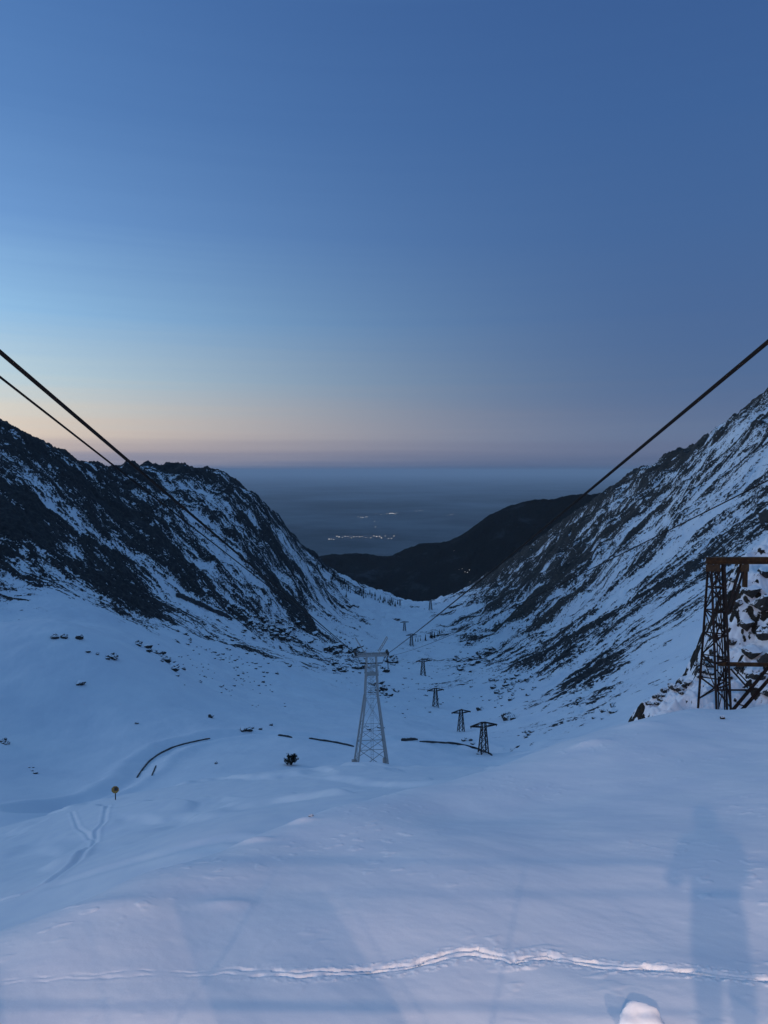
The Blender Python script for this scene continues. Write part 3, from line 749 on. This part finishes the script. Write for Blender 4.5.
# main column: four legs, near pair and far pair, narrowing upwards
feet = [loc(717,714,46.3), loc(731,708,46.6), loc(727,703,48.3), loc(698,699,48.0)]
tops = [loc(711,top,46.5), loc(724,top,46.5), loc(722,top,47.6), loc(708,top,47.6)]
for f_, t_ in zip(feet, tops): member('leg', [(f_-Vector((0,0,.6)), t_)], M_RUSTDARK, .14)
inner_b = [loc(719,707,46.9), loc(725,707,46.9), loc(725,704,47.4), loc(719,704,47.4)]
inner_t = [loc(715,top,46.9), loc(719,top,46.9), loc(719,top,47.3), loc(715,top,47.3)]
for f_, t_ in zip(inner_b, inner_t): member('mast', [(f_-Vector((0,0,.6)), t_)], M_RUSTDARK, .065)
segs = []
nb = 6
for k in range(4):
    for i in range(nb):
        t0, t1 = i/nb, (i+1)/nb
        A0, A1 = feet[k].lerp(tops[k], t0), feet[k].lerp(tops[k], t1); B0, B1 = feet[(k+1)%4].lerp(tops[(k+1)%4], t0), feet[(k+1)%4].lerp(tops[(k+1)%4], t1)
        segs.append((A1, B1, .08))
        if (i+k) % 2: segs.append((A0, B1, .07))
        else: segs.append((B0, A1, .07))
        C0, C1 = inner_b[k].lerp(inner_t[k], t0), inner_b[k].lerp(inner_t[k], t1); D1 = inner_b[(k+1)%4].lerp(inner_t[(k+1)%4], t1)
        segs.append((C0, D1, .05)); segs.append((C1, D1, .05))
member('bracing', segs, M_RUSTDARK, .08)
bm = bmesh.new(); p0, p1 = loc(706,560.5,46.4), loc(860,560.5,46.4)
for s_ in (-.19, .19): bar(bm, p0+Vector((0,0,s_)), p1+Vector((0,0,s_)), .34, .05)
bar(bm, p0, p1, .06, .36)
p0, p1 = loc(706,560.5,47.7), loc(860,560.5,47.7)
for s_ in (-.19, .19): bar(bm, p0+Vector((0,0,s_)), p1+Vector((0,0,s_)), .34, .05)
bar(bm, p0, p1, .06, .36)
for px in (708, 724, 746, 790, 840): bar(bm, loc(px,560,46.4), loc(px,560,47.7), .16, .2)
mesh_obj('beam', bm, M_RUST, tre)
member('middle_beam', [(loc(718,664,46.5), loc(860,666,46.5), .22), (loc(718,664,47.6), loc(860,666,47.6), .18)], M_RUST, .2)
member('strut', [(loc(732,711,46.4), loc(790,641,46.4), .15), (loc(741,711,46.4), loc(800,644,46.4), .15), (loc(737,704,46.4), loc(745,706,46.4), .07), (loc(750,689,46.4), loc(759,690,46.4), .07), (loc(763,673,46.4), loc(773,675,46.4), .07)], M_RUSTDARK, .2)
member('strut', [(loc(741,564,46.5), loc(726,616,46.5), .13), (loc(745,564,46.5), loc(731,612,46.5), .10), (loc(741,564,47.5), loc(726,616,47.5), .1)], M_RUSTDARK, .12)
member('strut', [(loc(731,669,46.5), loc(748,688,46.5), .11), (loc(734,668,46.5), loc(752,687,46.5), .08), (loc(716,690,46.5), loc(751,690,46.5), .09)], M_RUSTDARK, .1)
for c_, s_ in ((loc(713,568,46.15),(.9,.05,.45)), (loc(745,568,46.15),(.5,.05,.45))):
    bm = bmesh.new(); box(bm, c_, s_); mesh_obj('gusset_plate', bm, M_RUST, tre)
bm = bmesh.new(); box(bm, loc(745,577,46.9), (.24,.24,1.3)); mesh_obj('bracket', bm, M_RUST, tre)

# second leg pair out of the frame carries the other end of the beam
for Y_ in (46.5, 47.5): member('leg', [(loc(862,660,Y_)-Vector((0,0,3)), loc(858,562,Y_))], M_RUSTDARK, .18)

# ------------------------------------------------------------------ yellow sign on its post
p, Y = hit(115.5, 800, [SHELF]); q = at(115.5, 797.5, Y); print('sign', Y, p, q)
sg = empty('road_sign', (p.x, p.y, p.z), 0.15); tag(sg, 'small yellow round warning sign on a thin dark post in the snow', 'sign')
u = mpp(Y)
bm = bmesh.new(); tube(bm, [(0,0,-.4),(0,0,u*13)], .07, 8); mesh_obj('post', bm, M_DARKSTEEL, sg)
bm = bmesh.new(); bmesh.ops.create_cone(bm, cap_ends=True, segments=8, radius1=u*3.9, radius2=u*3.9, depth=.06, matrix=Matrix.Translation((0,-.06,u*10.8)) @ Matrix.Rotation(math.pi/2,4,'X') @ Matrix.Rotation(math.pi/8,4,'Z'))
mesh_obj('sign_plate', bm, mat('faded yellow paint', (0.36, 0.20, 0.04), .6), sg)
bm = bmesh.new(); box(bm, (u*0.9,-.10,u*11.6), (u*3.4,.03,u*3.6), 0); mesh_obj('sign_symbol', bm, mat('dark symbol paint', (0.05, 0.035, 0.03), .6), sg)

# ------------------------------------------------------------------ boulders
def boulder_mesh(seed, sub=4, flat=.65):
    bm = bmesh.new(); bmesh.ops.create_icosphere(bm, subdivisions=sub, radius=1.0); rnd = random.Random(seed); off = Vector((rnd.random()*50, rnd.random()*50, 3))
    planes = [(Vector((rnd.gauss(0,1), rnd.gauss(0,1), rnd.gauss(0,.8))).normalized(), rnd.uniform(.5, .85)) for _ in range(9)]
    for v in bm.verts:
        n = mnoise.noise(v.co*1.1+off)*.45 + mnoise.noise(v.co*2.6+off)*.22 + mnoise.noise(v.co*6+off)*.09
        v.co *= 1+n
        for pn, pd in planes:      # broken flat faces
            e = v.co.dot(pn)-pd
            if e > 0: v.co -= pn*e*.9
        v.co.z *= flat
    me = bpy.data.meshes.new('boulder'); bm.to_mesh(me); bm.free(); me.materials.append(M_BOULDER); return me
BM_ = [boulder_mesh(s) for s in range(6)]
SPECS = []
def boulder(px, py, wpx, hpx, label, group, sheets, rnd, name='boulder'):
    h = hit(px, py, sheets)
    if h is None: return
    SPECS.append((wpx, px, py, h, hpx, label, group, rnd.choice(BM_), (rnd.uniform(.7, 1.2), rnd.uniform(-.2, .2), rnd.uniform(-.2, .2), rnd.uniform(-.5, .5))))
ORD = ['leftmost','second','third','fourth','fifth','sixth','seventh','eighth','ninth','tenth','eleventh','twelfth','thirteenth','fourteenth','fifteenth','sixteenth','seventeenth','eighteenth','nineteenth','twentieth','twenty-first','twenty-second','twenty-third','twenty-fourth']
def ordinal_labels(items, fmt, top=False):
    """items: (key, object); label each by its place in the row"""
    items.sort(key=lambda t: t[0])
    for i, (_, o) in enumerate(items):
        o['label'] = fmt % (('topmost' if top else 'leftmost') if i == 0 else ORD[i]) + ('' if i == 0 else (' from the top' if top else ' from the left'))
def make_boulders():
    SPECS.sort(key=lambda t: -t[0]); groups = {}; rest = bmesh.new()
    for n, (wpx, px, py, (p, Y), hpx, label, group, me, (ry, a, b, c)) in enumerate(SPECS):
        w = wpx*mpp(Y)/1.4; hh = hpx*mpp(Y)/.72
        if n < 285 or group is None or 'trestle' in group:
            o = bpy.data.objects.new('boulder', me); COL.objects.link(o)
            o.location = (p.x, p.y, p.z+hh*.22); o.scale = (w, w*ry, hh); o.rotation_euler = (a, b, c)
            tag(o, label, 'rock', group)
            if group: groups.setdefault(group, []).append((px, py, label, o))
        else:
            r = bmesh.ops.create_icosphere(rest, subdivisions=1, radius=1.0)['verts']
            for v in r:
                v.co *= 1+.3*mnoise.noise(v.co*1.7+Vector((n, 0, 0)))
                v.co = Vector((v.co.x*w, v.co.y*w*ry, v.co.z*hh*.65)) + p + Vector((0, 0, hh*.22))
    tag(mesh_obj('scree_rubble', rest, M_BOULDER), kind='stuff')
    for g_, L_ in groups.items():
        if len(L_) > 24: continue
        top = 'crag' in g_
        ordinal_labels([((y if top else x), o) for x, y, l_, o in L_], L_[0][2]+', %s', top)
R = random.Random(11)
def patch(cx, cy, rx, ry, n, smin, smax, label, group, slope=0.0, sheets=None):
    for _ in range(n):
        t = R.gauss(0, .45); v = R.gauss(0, .45)
        x = cx + t*rx; y = cy + v*ry + slope*t*rx
        s = smin + (smax-smin)*R.random()**2
        boulder(x, y, s, s*.55, label, group, sheets or [VAL], R)
patch(62,638,14,3,7,3,7,'dark rock on the snow hump at the left edge','rocks on the left snow hump')
patch(108,657,16,3,7,3,8,'dark rock in the short row above the lone rock','rocks in the short row on the left snowfield',.25)
patch(162,658,34,5,20,3,9,'dark rock in the slanting band on the left snowfield','rocks in the slanting band',.62)
for x,y,w,h,l in [(80,684,6,3,'single dark rock alone on the smooth left snowfield'),(211,718,4,4,'small lone dark rock above the curved road parapet'),(137,724,3,2,'tiny dark speck of rock alone in the middle of the left snowfield'),
                  (394,648,9,3,'rock'),(216,762,2.5,2,'tiny dark rock on the smooth mound below the road')][:3]:
    boulder(x,y,w,h,l,None,[VAL],R)
boulder(216,764,2.5,2,'tiny dark rock on the smooth mound below the road',None,[VAL],R)
patch(248,730,12,2,4,3,7,'low dark rock beside the shortest piece of road parapet','rocks beside the short parapet')
patch(8,748,8,5,6,3,6,'dark rock in the little chain at the left edge','rocks in the chain at the left edge',.9)
patch(36,772,10,3,5,2,4,'small dark rock below the chain at the left edge','rocks in the row low at the left edge',.6)
patch(235,665,64,40,150,1.3,3.6,'small dark stone dotting the snow below the left wall','stones dotting the snow below the left wall',.35)
patch(272,628,38,14,110,1.4,5,'dark stone at the broken foot of the left wall','stones at the foot of the left wall',.3)
patch(343,651,22,5,24,3,11,'dark rock just left of the tall pylon head','rocks left of the pylon head')
patch(346,668,18,7,26,2,9,'dark rock left of the tall pylon, below its head','rocks left of the pylon lattice')
patch(388,662,7,12,14,3,9,'dark rock behind the tall pylon head','rocks behind the pylon head')
patch(382,690,15,10,24,2,9,'dark rock behind the tall pylon waist','rocks behind the pylon waist',.3)
patch(372,727,18,7,7,2,5,'dark rock seen between the tall pylon legs','rocks between the pylon legs')
boulder(390,618,11,3.2,'flat dark rock lying alone on the far snow floor',None,[VAL],R)
patch(338,655,30,24,90,1.2,2.6,'small dark stone left of the tall pylon head','small stones left of the pylon head')
patch(430,690,40,30,40,1.1,2.2,'tiny dark stone on the open valley floor','tiny stones on the valley floor')
patch(350,607,14,2,6,2,6,'thin dark rock on the far snow floor','rock streaks on the far floor',.05)
patch(468,662,24,13,50,1.4,5,'dark rock right of the far power pylons','rocks right of the far pylons',-.35)
patch(505,690,28,14,60,1.5,6,'dark rock at the foot of the right slope','rocks at the foot of the right slope',-.3)
patch(508,719,7,3,8,4,9,'dark rock right of the closest power pylon','rocks right of the closest dark pylon')
patch(528,735,12,5,8,2,5,'small dark rock just above the near snow crest','rocks above the crest')
patch(610,712,12,8,8,3,8,'dark rock in the gully of the right slope','rocks in the gully',-.5)
patch(470,741,10,4,6,2,4,'small dark rock beside the closest power pylon foot','rocks beside the pylon foot')
# crag boulders on the bank beside the trestle
GB = 'crag boulders beside the trestle'
for x, y, w, h in [(768,518,22,14)]:
    boulder(x+4, y+6, w, h, 'big dark boulder at the right edge, high above the rusty beam', None, [VAL], R)
for x, y, w, h in [(752,588,20,12),(766,600,26,16),(738,602,11,7),(747,622,16,12),(764,630,22,14),(733,640,12,9),(752,648,22,13),(768,655,20,14),(741,664,12,8),(757,674,18,10),(724,625,9,7),(713,650,8,6),(706,662,8,6),(700,676,7,5),(735,578,12,7),(764,570,18,10),(722,655,10,7),(712,672,9,6),(728,676,10,6),(770,690,18,8),(748,690,9,5)]:
    boulder(x, y+h*.5, w*.72, h*.62, 'snow capped crag boulder behind the rusty trestle', GB, [BANK], R)
for _ in range(34):
    t = R.random(); x = 648+t*60+R.gauss(0,4); y = 706-t*38+R.gauss(0,5)
    s = R.uniform(2.5,6.5); boulder(x, y, s, s*.6, 'small snowy stone in the rubble left of the foot of the rusty trestle', 'rubble stones left of the trestle foot', [BANK], R)
boulder(722,719,5,2.5,'little dark stone in the snow right under the rusty trestle foot',None,[NEAR],R)
boulder(311,817,5,2,'tiny dark stone on the crest of the near snow slope',None,[NEAR],R)

make_boulders()

# ------------------------------------------------------------------ dwarf pine bush sticking out of the snow
def bush(px, py, wpx, hpx, label, seed=1):
    p, Y = hit(px, py, [SHELF, VAL]); r = empty('dwarf_pine', p); tag(r, label, 'bush'); rnd = random.Random(seed)
    W, H = wpx*mpp(Y)/2, hpx*mpp(Y)
    bm = bmesh.new(); bl = bmesh.new()
    for i in range(26):
        an = rnd.uniform(0, 2*math.pi); rr = W*rnd.uniform(.3, 1); tip = Vector((math.cos(an)*rr, math.sin(an)*rr, H*rnd.uniform(.35, 1.1)))
        mid = tip*.5 + Vector((0,0,H*.12)); tube(bm, [(0,0,-.2), mid, tip], [.06,.04,.015], 5)
        for k in range(40):
            t = rnd.uniform(.35, 1.0); c = mid.lerp(tip, t) + Vector([rnd.gauss(0, W*.09) for _ in range(3)])
            d = Vector([rnd.gauss(0,1) for _ in range(3)]).normalized()*W*.12; e = d.cross(Vector((rnd.random(),rnd.random(),1))).normalized()*W*.045
            bl.faces.new([bl.verts.new(c-d), bl.verts.new(c+e), bl.verts.new(c+d), bl.verts.new(c-e)])
    mesh_obj('trunk', bm, M_BARK, r); mesh_obj('foliage', bl, M_NEEDLE, r)
bush(291, 765, 18, 11, 'dark dwarf pine bush poking out of the snow left of the tall pale pylon', 4)

# ------------------------------------------------------------------ little spruces near the valley end
def spruce():
    r = empty('spruce_tree', (0,0,0)); rnd = random.Random(5)
    bm = bmesh.new(); tube(bm, [(0,0,-.8),(0,0,9.4)], [.16,.03], 6); mesh_obj('trunk', bm, M_BARK, r)
    bl = bmesh.new()
    for i in range(22):
        z = 1.0+8.6*i/22; rad = 1.75*(1-z/10.2)+.12
        for k in range(9):
            an = rnd.uniform(0, 2*math.pi); l_ = rad*rnd.uniform(.65,1.15); w = .32*rad+.08
            c, s = math.cos(an), math.sin(an); tip = Vector((c*l_, s*l_, z-l_*.45)); sd = Vector((-s*w, c*w, -.15))
            a = bl.verts.new((0,0,z+.15)); b = bl.verts.new(tip*.62+Vector((0,0,z*.38))+sd); t = bl.verts.new(tip); e = bl.verts.new(tip*.62+Vector((0,0,z*.38))-sd)
            bl.faces.new((a,b,t,e))
    mesh_obj('crown', bl, M_NEEDLE, r); return r
sp0 = spruce(); cnt = [0]; TREES = {}
def tree(px, py, hpx, label, group):
    h = hit(px, py, [VAL])
    if h is None: return
    p, Y = h; o = sp0 if cnt[0] == 0 else copy_tree(sp0); cnt[0] += 1
    TREES.setdefault(group, []).append((px, o)); k = hpx*mpp(Y)/9.8; o.location = p; o.scale = (k*R.uniform(.8,1.3),)*2 + (k,); o.rotation_euler = (0,0,R.uniform(0,6)); tag(o, label, 'tree', group)
for x,y,h in [(415.5,642,4),(418,642,5),(420.5,641,4),(425.5,641,7),(430.5,638,6),(432,638.5,8),(434.5,638,6.5),(437.5,636.5,4.5),(439.5,634,5),(442,633,4),(444,631,3.5)]:
    tree(x, y, h, 'small dark spruce in the row on the right edge of the far valley floor', 'spruces in the row at the far right of the valley floor')
ordinal_labels(TREES['spruces in the row at the far right of the valley floor'], 'small dark spruce in the row below the right slope, %s')
for i in range(44):
    t = R.random(); x = 340+t*58; y = 583+t*19+abs(R.gauss(0,3.0))+1.5
    tree(x, y, R.uniform(2.5,6), 'small dark spruce on the snow at the far left lip of the valley', 'spruces at the far left lip of the valley')
for i in range(26):
    t = R.random(); x = 316+t*34; y = 566+t*24+R.gauss(0,4)
    tree(x, y, R.uniform(3,6.5), 'dark spruce on the steep foot of the left ridge above the valley lip', 'spruces on the foot of the left ridge')

# ------------------------------------------------------------------ lit houses on the plain and on the far hillside
def lit_house():
    r = empty('lit_house', (0,0,0))
    bm = bmesh.new(); box(bm, (0,0,4), (17,10,8)); mesh_obj('wall', bm, M_HWALL, r)
    bm = bmesh.new()
    v = [bm.verts.new(c) for c in ((-9,-5.6,8.01),(9,-5.6,8.01),(9,5.6,8.01),(-9,5.6,8.01),(-9,0,12.5),(9,0,12.5))]
    for f in ((0,1,5,4),(2,3,4,5),(0,4,3),(1,2,5),(0,3,2,1)): bm.faces.new([v[i] for i in f])
    mesh_obj('roof', bm, M_HROOF, r)
    bm = bmesh.new(); box(bm, (0,-5.1,4), (15,.3,6.4)); mesh_obj('window', bm, M_LIT, r)
    return r
lh0 = lit_house(); lc = [0]; HS = {}
def house(px, py, k, label, group, sheets=None):
    if sheets: p = hit(px, py, sheets)[0]
    else:
        a_, s_ = ctl(px, py); Y = PLZ/s_; p = Vector((a_*Y, Y, PLZ+.5))
    o = lh0 if lc[0] == 0 else copy_tree(lh0); lc[0] += 1
    HS.setdefault(group, []).append((px, o)); k *= .85; o.location = p; o.scale = (k,k,k); tag(o, label, 'house', group)
g = 'lit houses of the long village row on the plain'
for i_, x in enumerate([329,331.5,334,337,339.5,342.5,345.5,348.5,351,354,356.5,359.5,362.5,365.5,371,373.5,376.5,379.5,382,385,388,391,393.5]):
    house(x+R.uniform(-.6,.6), 537.6+R.uniform(-1.5,1.5)+(1.2 if x < 336 else 0), R.uniform(1.1,2.0), 'tiny lit house in the long village row on the dark plain', g)
g = 'lit houses of the upper village on the plain'
for x, y, k in [(358,516.8,1.4),(361,517.3,1.9),(363,517.5,2),(365.5,517.2,1.6),(367,516.8,1.5),(376,513.5,1),(387,514,1.6),(389.5,513.8,2.2),(391,513.6,2.8),(393,513.6,2.8),(395,514,2),(396.5,513.2,1.6),(374.5,521.5,1.2),(375.5,527,1.2),(381,515,1.1)]:
    house(x, y, k, 'tiny lit house in the small group farther out on the plain than the long row', g)
for x, y, k in [(416,511.4,1.3),(420,510.5,1.8),(422.5,511,1.5)]: house(x, y, k, 'tiny faint lit house far out on the plain, above the dark hill', 'faint lit houses far out')
for x, y, k in [(450.5,514.8,1.6),(452.5,514.4,1.8),(447,515.5,1.2)]: house(x, y, k, 'tiny faint lit house on the plain near the rising dark hill', 'faint lit houses near the hill')
for x, y, k in [(459,571,.16),(462,571.5,.2),(465,572,.28),(467.5,572.6,.4),(469.5,572.4,.35),(454,552.8,.2),(470,584,.15)]:
    house(x, y, k, 'faintly lit house among the dark woods of the far hillside', 'lit houses on the wooded hillside', [HILL])

for g_, f_ in (('lit houses of the long village row on the plain', 'tiny lit house in the long village row, %s'), ('lit houses of the upper village on the plain', 'tiny lit house in the village beyond the long row, %s'),
               ('faint lit houses far out', 'faint lit house farthest out on the plain, %s'), ('faint lit houses near the hill', 'faint lit house out beside the dark hill, %s'),
               ('lit houses on the wooded hillside', 'faintly lit house on the wooded hillside, %s')):
    ordinal_labels(HS[g_], f_)

# ------------------------------------------------------------------ terrace behind the camera (its lamp, rail and the people whose shadows reach the snow)
ter = empty('station_terrace', (0,-3,-1.62)); tag(ter, 'concrete viewing terrace with a thin rail along the snow slope', 'terrace')
bm = bmesh.new(); box(bm, (0,-1.75,-.15), (18,9.2,.3)); box(bm, (0,-2.3,-3.5), (17.6,7.9,6.4)); mesh_obj('slab', bm, M_CONC, ter)
bm = bmesh.new()
bar(bm, (-9,2.75,1.2), (9,2.75,1.2), .03); bar(bm, (-9,2.75,.35), (9,2.75,.35), .02)
for i in range(10): bar(bm, (-9+2*i,2.75,0), (-9+2*i,2.75,1.2), .012)
mesh_obj('railing', bm, M_DARKSTEEL, ter)
stn = empty('station_building', (0,-10.6,-1.62)); tag(stn, 'plain rendered cableway station wall behind the terrace', 'building')
bm = bmesh.new(); box(bm, (0,0,3.6), (18,2.4,7.2)); mesh_obj('wall', bm, M_HWALL, stn)
bm = bmesh.new(); box(bm, (0,0,7.35), (19,3.2,.3)); mesh_obj('roof', bm, M_HROOF, stn)
bm = bmesh.new(); box(bm, (0,1.22,1.05), (1.1,.08,2.1)); mesh_obj('door', bm, M_DARKSTEEL, stn)
for lx, w_ in ((-3.2,'west'), (5.2,'east')):
    lam = empty('wall_lamp', (lx,-9.3,4.05 if lx < 0 else 4.4)); tag(lam, 'warm floodlight on the station wall, the '+('one beside the door' if lx < 0 else 'one farther from the door'), 'lamp', 'station wall lamps')
    bm = bmesh.new(); bar(bm, (0,-.1,.35), (0,.3,.35), .05); mesh_obj('bracket', bm, M_DARKSTEEL, lam)
    bm = bmesh.new(); bmesh.ops.create_cone(bm, cap_ends=True, segments=16, radius1=.20, radius2=.06, depth=.14, matrix=Matrix.Translation((0,.3,.27))); mesh_obj('lamp_shade', bm, M_DARKSTEEL, lam)
# person leaning by the rail
def person(loc_, rz, label, H=1.72):
    r = empty('person', loc_, rz); r.scale = (1, 1, H/1.72); tag(r, label, 'person')
    J = {'pel':(0,0,.95),'che':(0,.02,1.28),'nek':(0,.02,1.50),'hed':(0,.05,1.60),'top':(0,.04,1.71),
         'sl':(-.19,.02,1.42),'el':(-.27,.10,1.15),'wl':(-.16,.30,1.12),'sr':(.19,.02,1.42),'er':(.27,.10,1.15),'wr':(.16,.30,1.12),
         'hl':(-.10,0,.90),'kl':(-.11,.03,.50),'al':(-.12,-.02,.08),'tl':(-.12,.16,.04),'hr':(.10,0,.90),'kr':(.11,.03,.50),'ar':(.12,-.02,.08),'tr':(.12,.16,.04)}
    rad = {'pel':.16,'che':.18,'nek':.075,'hed':.115,'top':.09,'sl':.09,'el':.065,'wl':.045,'sr':.09,'er':.065,'wr':.045,'hl':.11,'kl':.075,'al':.055,'tl':.045,'hr':.11,'kr':.075,'ar':.055,'tr':.045}
    E = [('pel','che'),('che','nek'),('nek','hed'),('hed','top'),('che','sl'),('sl','el'),('el','wl'),('che','sr'),('sr','er'),('er','wr'),('pel','hl'),('hl','kl'),('kl','al'),('al','tl'),('pel','hr'),('hr','kr'),('kr','ar'),('ar','tr')]
    ks = list(J); me = bpy.data.meshes.new('body'); me.from_pydata([J[k] for k in ks], [(ks.index(a), ks.index(b)) for a, b in E], [])
    o = bpy.data.objects.new('body', me); COL.objects.link(o); o.parent = r
    md = o.modifiers.new('skin', 'SKIN')
    for i, k in enumerate(ks): me.skin_vertices[0].data[i].radius = (rad[k], rad[k])
    me.skin_vertices[0].data[0].use_root = True
    o.modifiers.new('sub', 'SUBSURF').render_levels = 2
    me.materials.append(mat('dark winter clothing', (.03,.035,.05), .9)); return r
person((.33,-.62,-1.62), 0.1, 'person in dark winter clothes standing at the terrace rail', 1.82)
brd = empty('shadow_board', (2.33,-.40,-1.62)); tag(brd, 'wide dark board added at the terrace rail to cast a shadow on the snow', 'board')  # stand-in board, out of view, added to cast the block shadow lower left
bm = bmesh.new(); bar(bm, (0,0,0), (0,0,1.2), .08); mesh_obj('post', bm, M_DARKSTEEL, brd)
bm = bmesh.new(); box(bm, (0,0,.85), (1.15,.05,.80)); mesh_obj('panel', bm, M_DARKSTEEL, brd)

# snow lump catching the lamp at the very bottom of the picture
p, Y = hit(643, 1026, [NEAR])
bm = bmesh.new(); bmesh.ops.create_icosphere(bm, subdivisions=4, radius=1.0)
for v in bm.verts:
    v.co *= 1+.25*mnoise.noise(v.co*1.3+Vector((4,2,1)))+.06*mnoise.noise(v.co*5)
    v.co.x *= .30; v.co.y *= .26; v.co.z *= .22
o = mesh_obj('snow_block', bm, M_SNOW, smooth=True); o.location = p + Vector((0,0,.02)); tag(o, 'rounded block of snow catching warm light at the bottom edge', 'snow block')
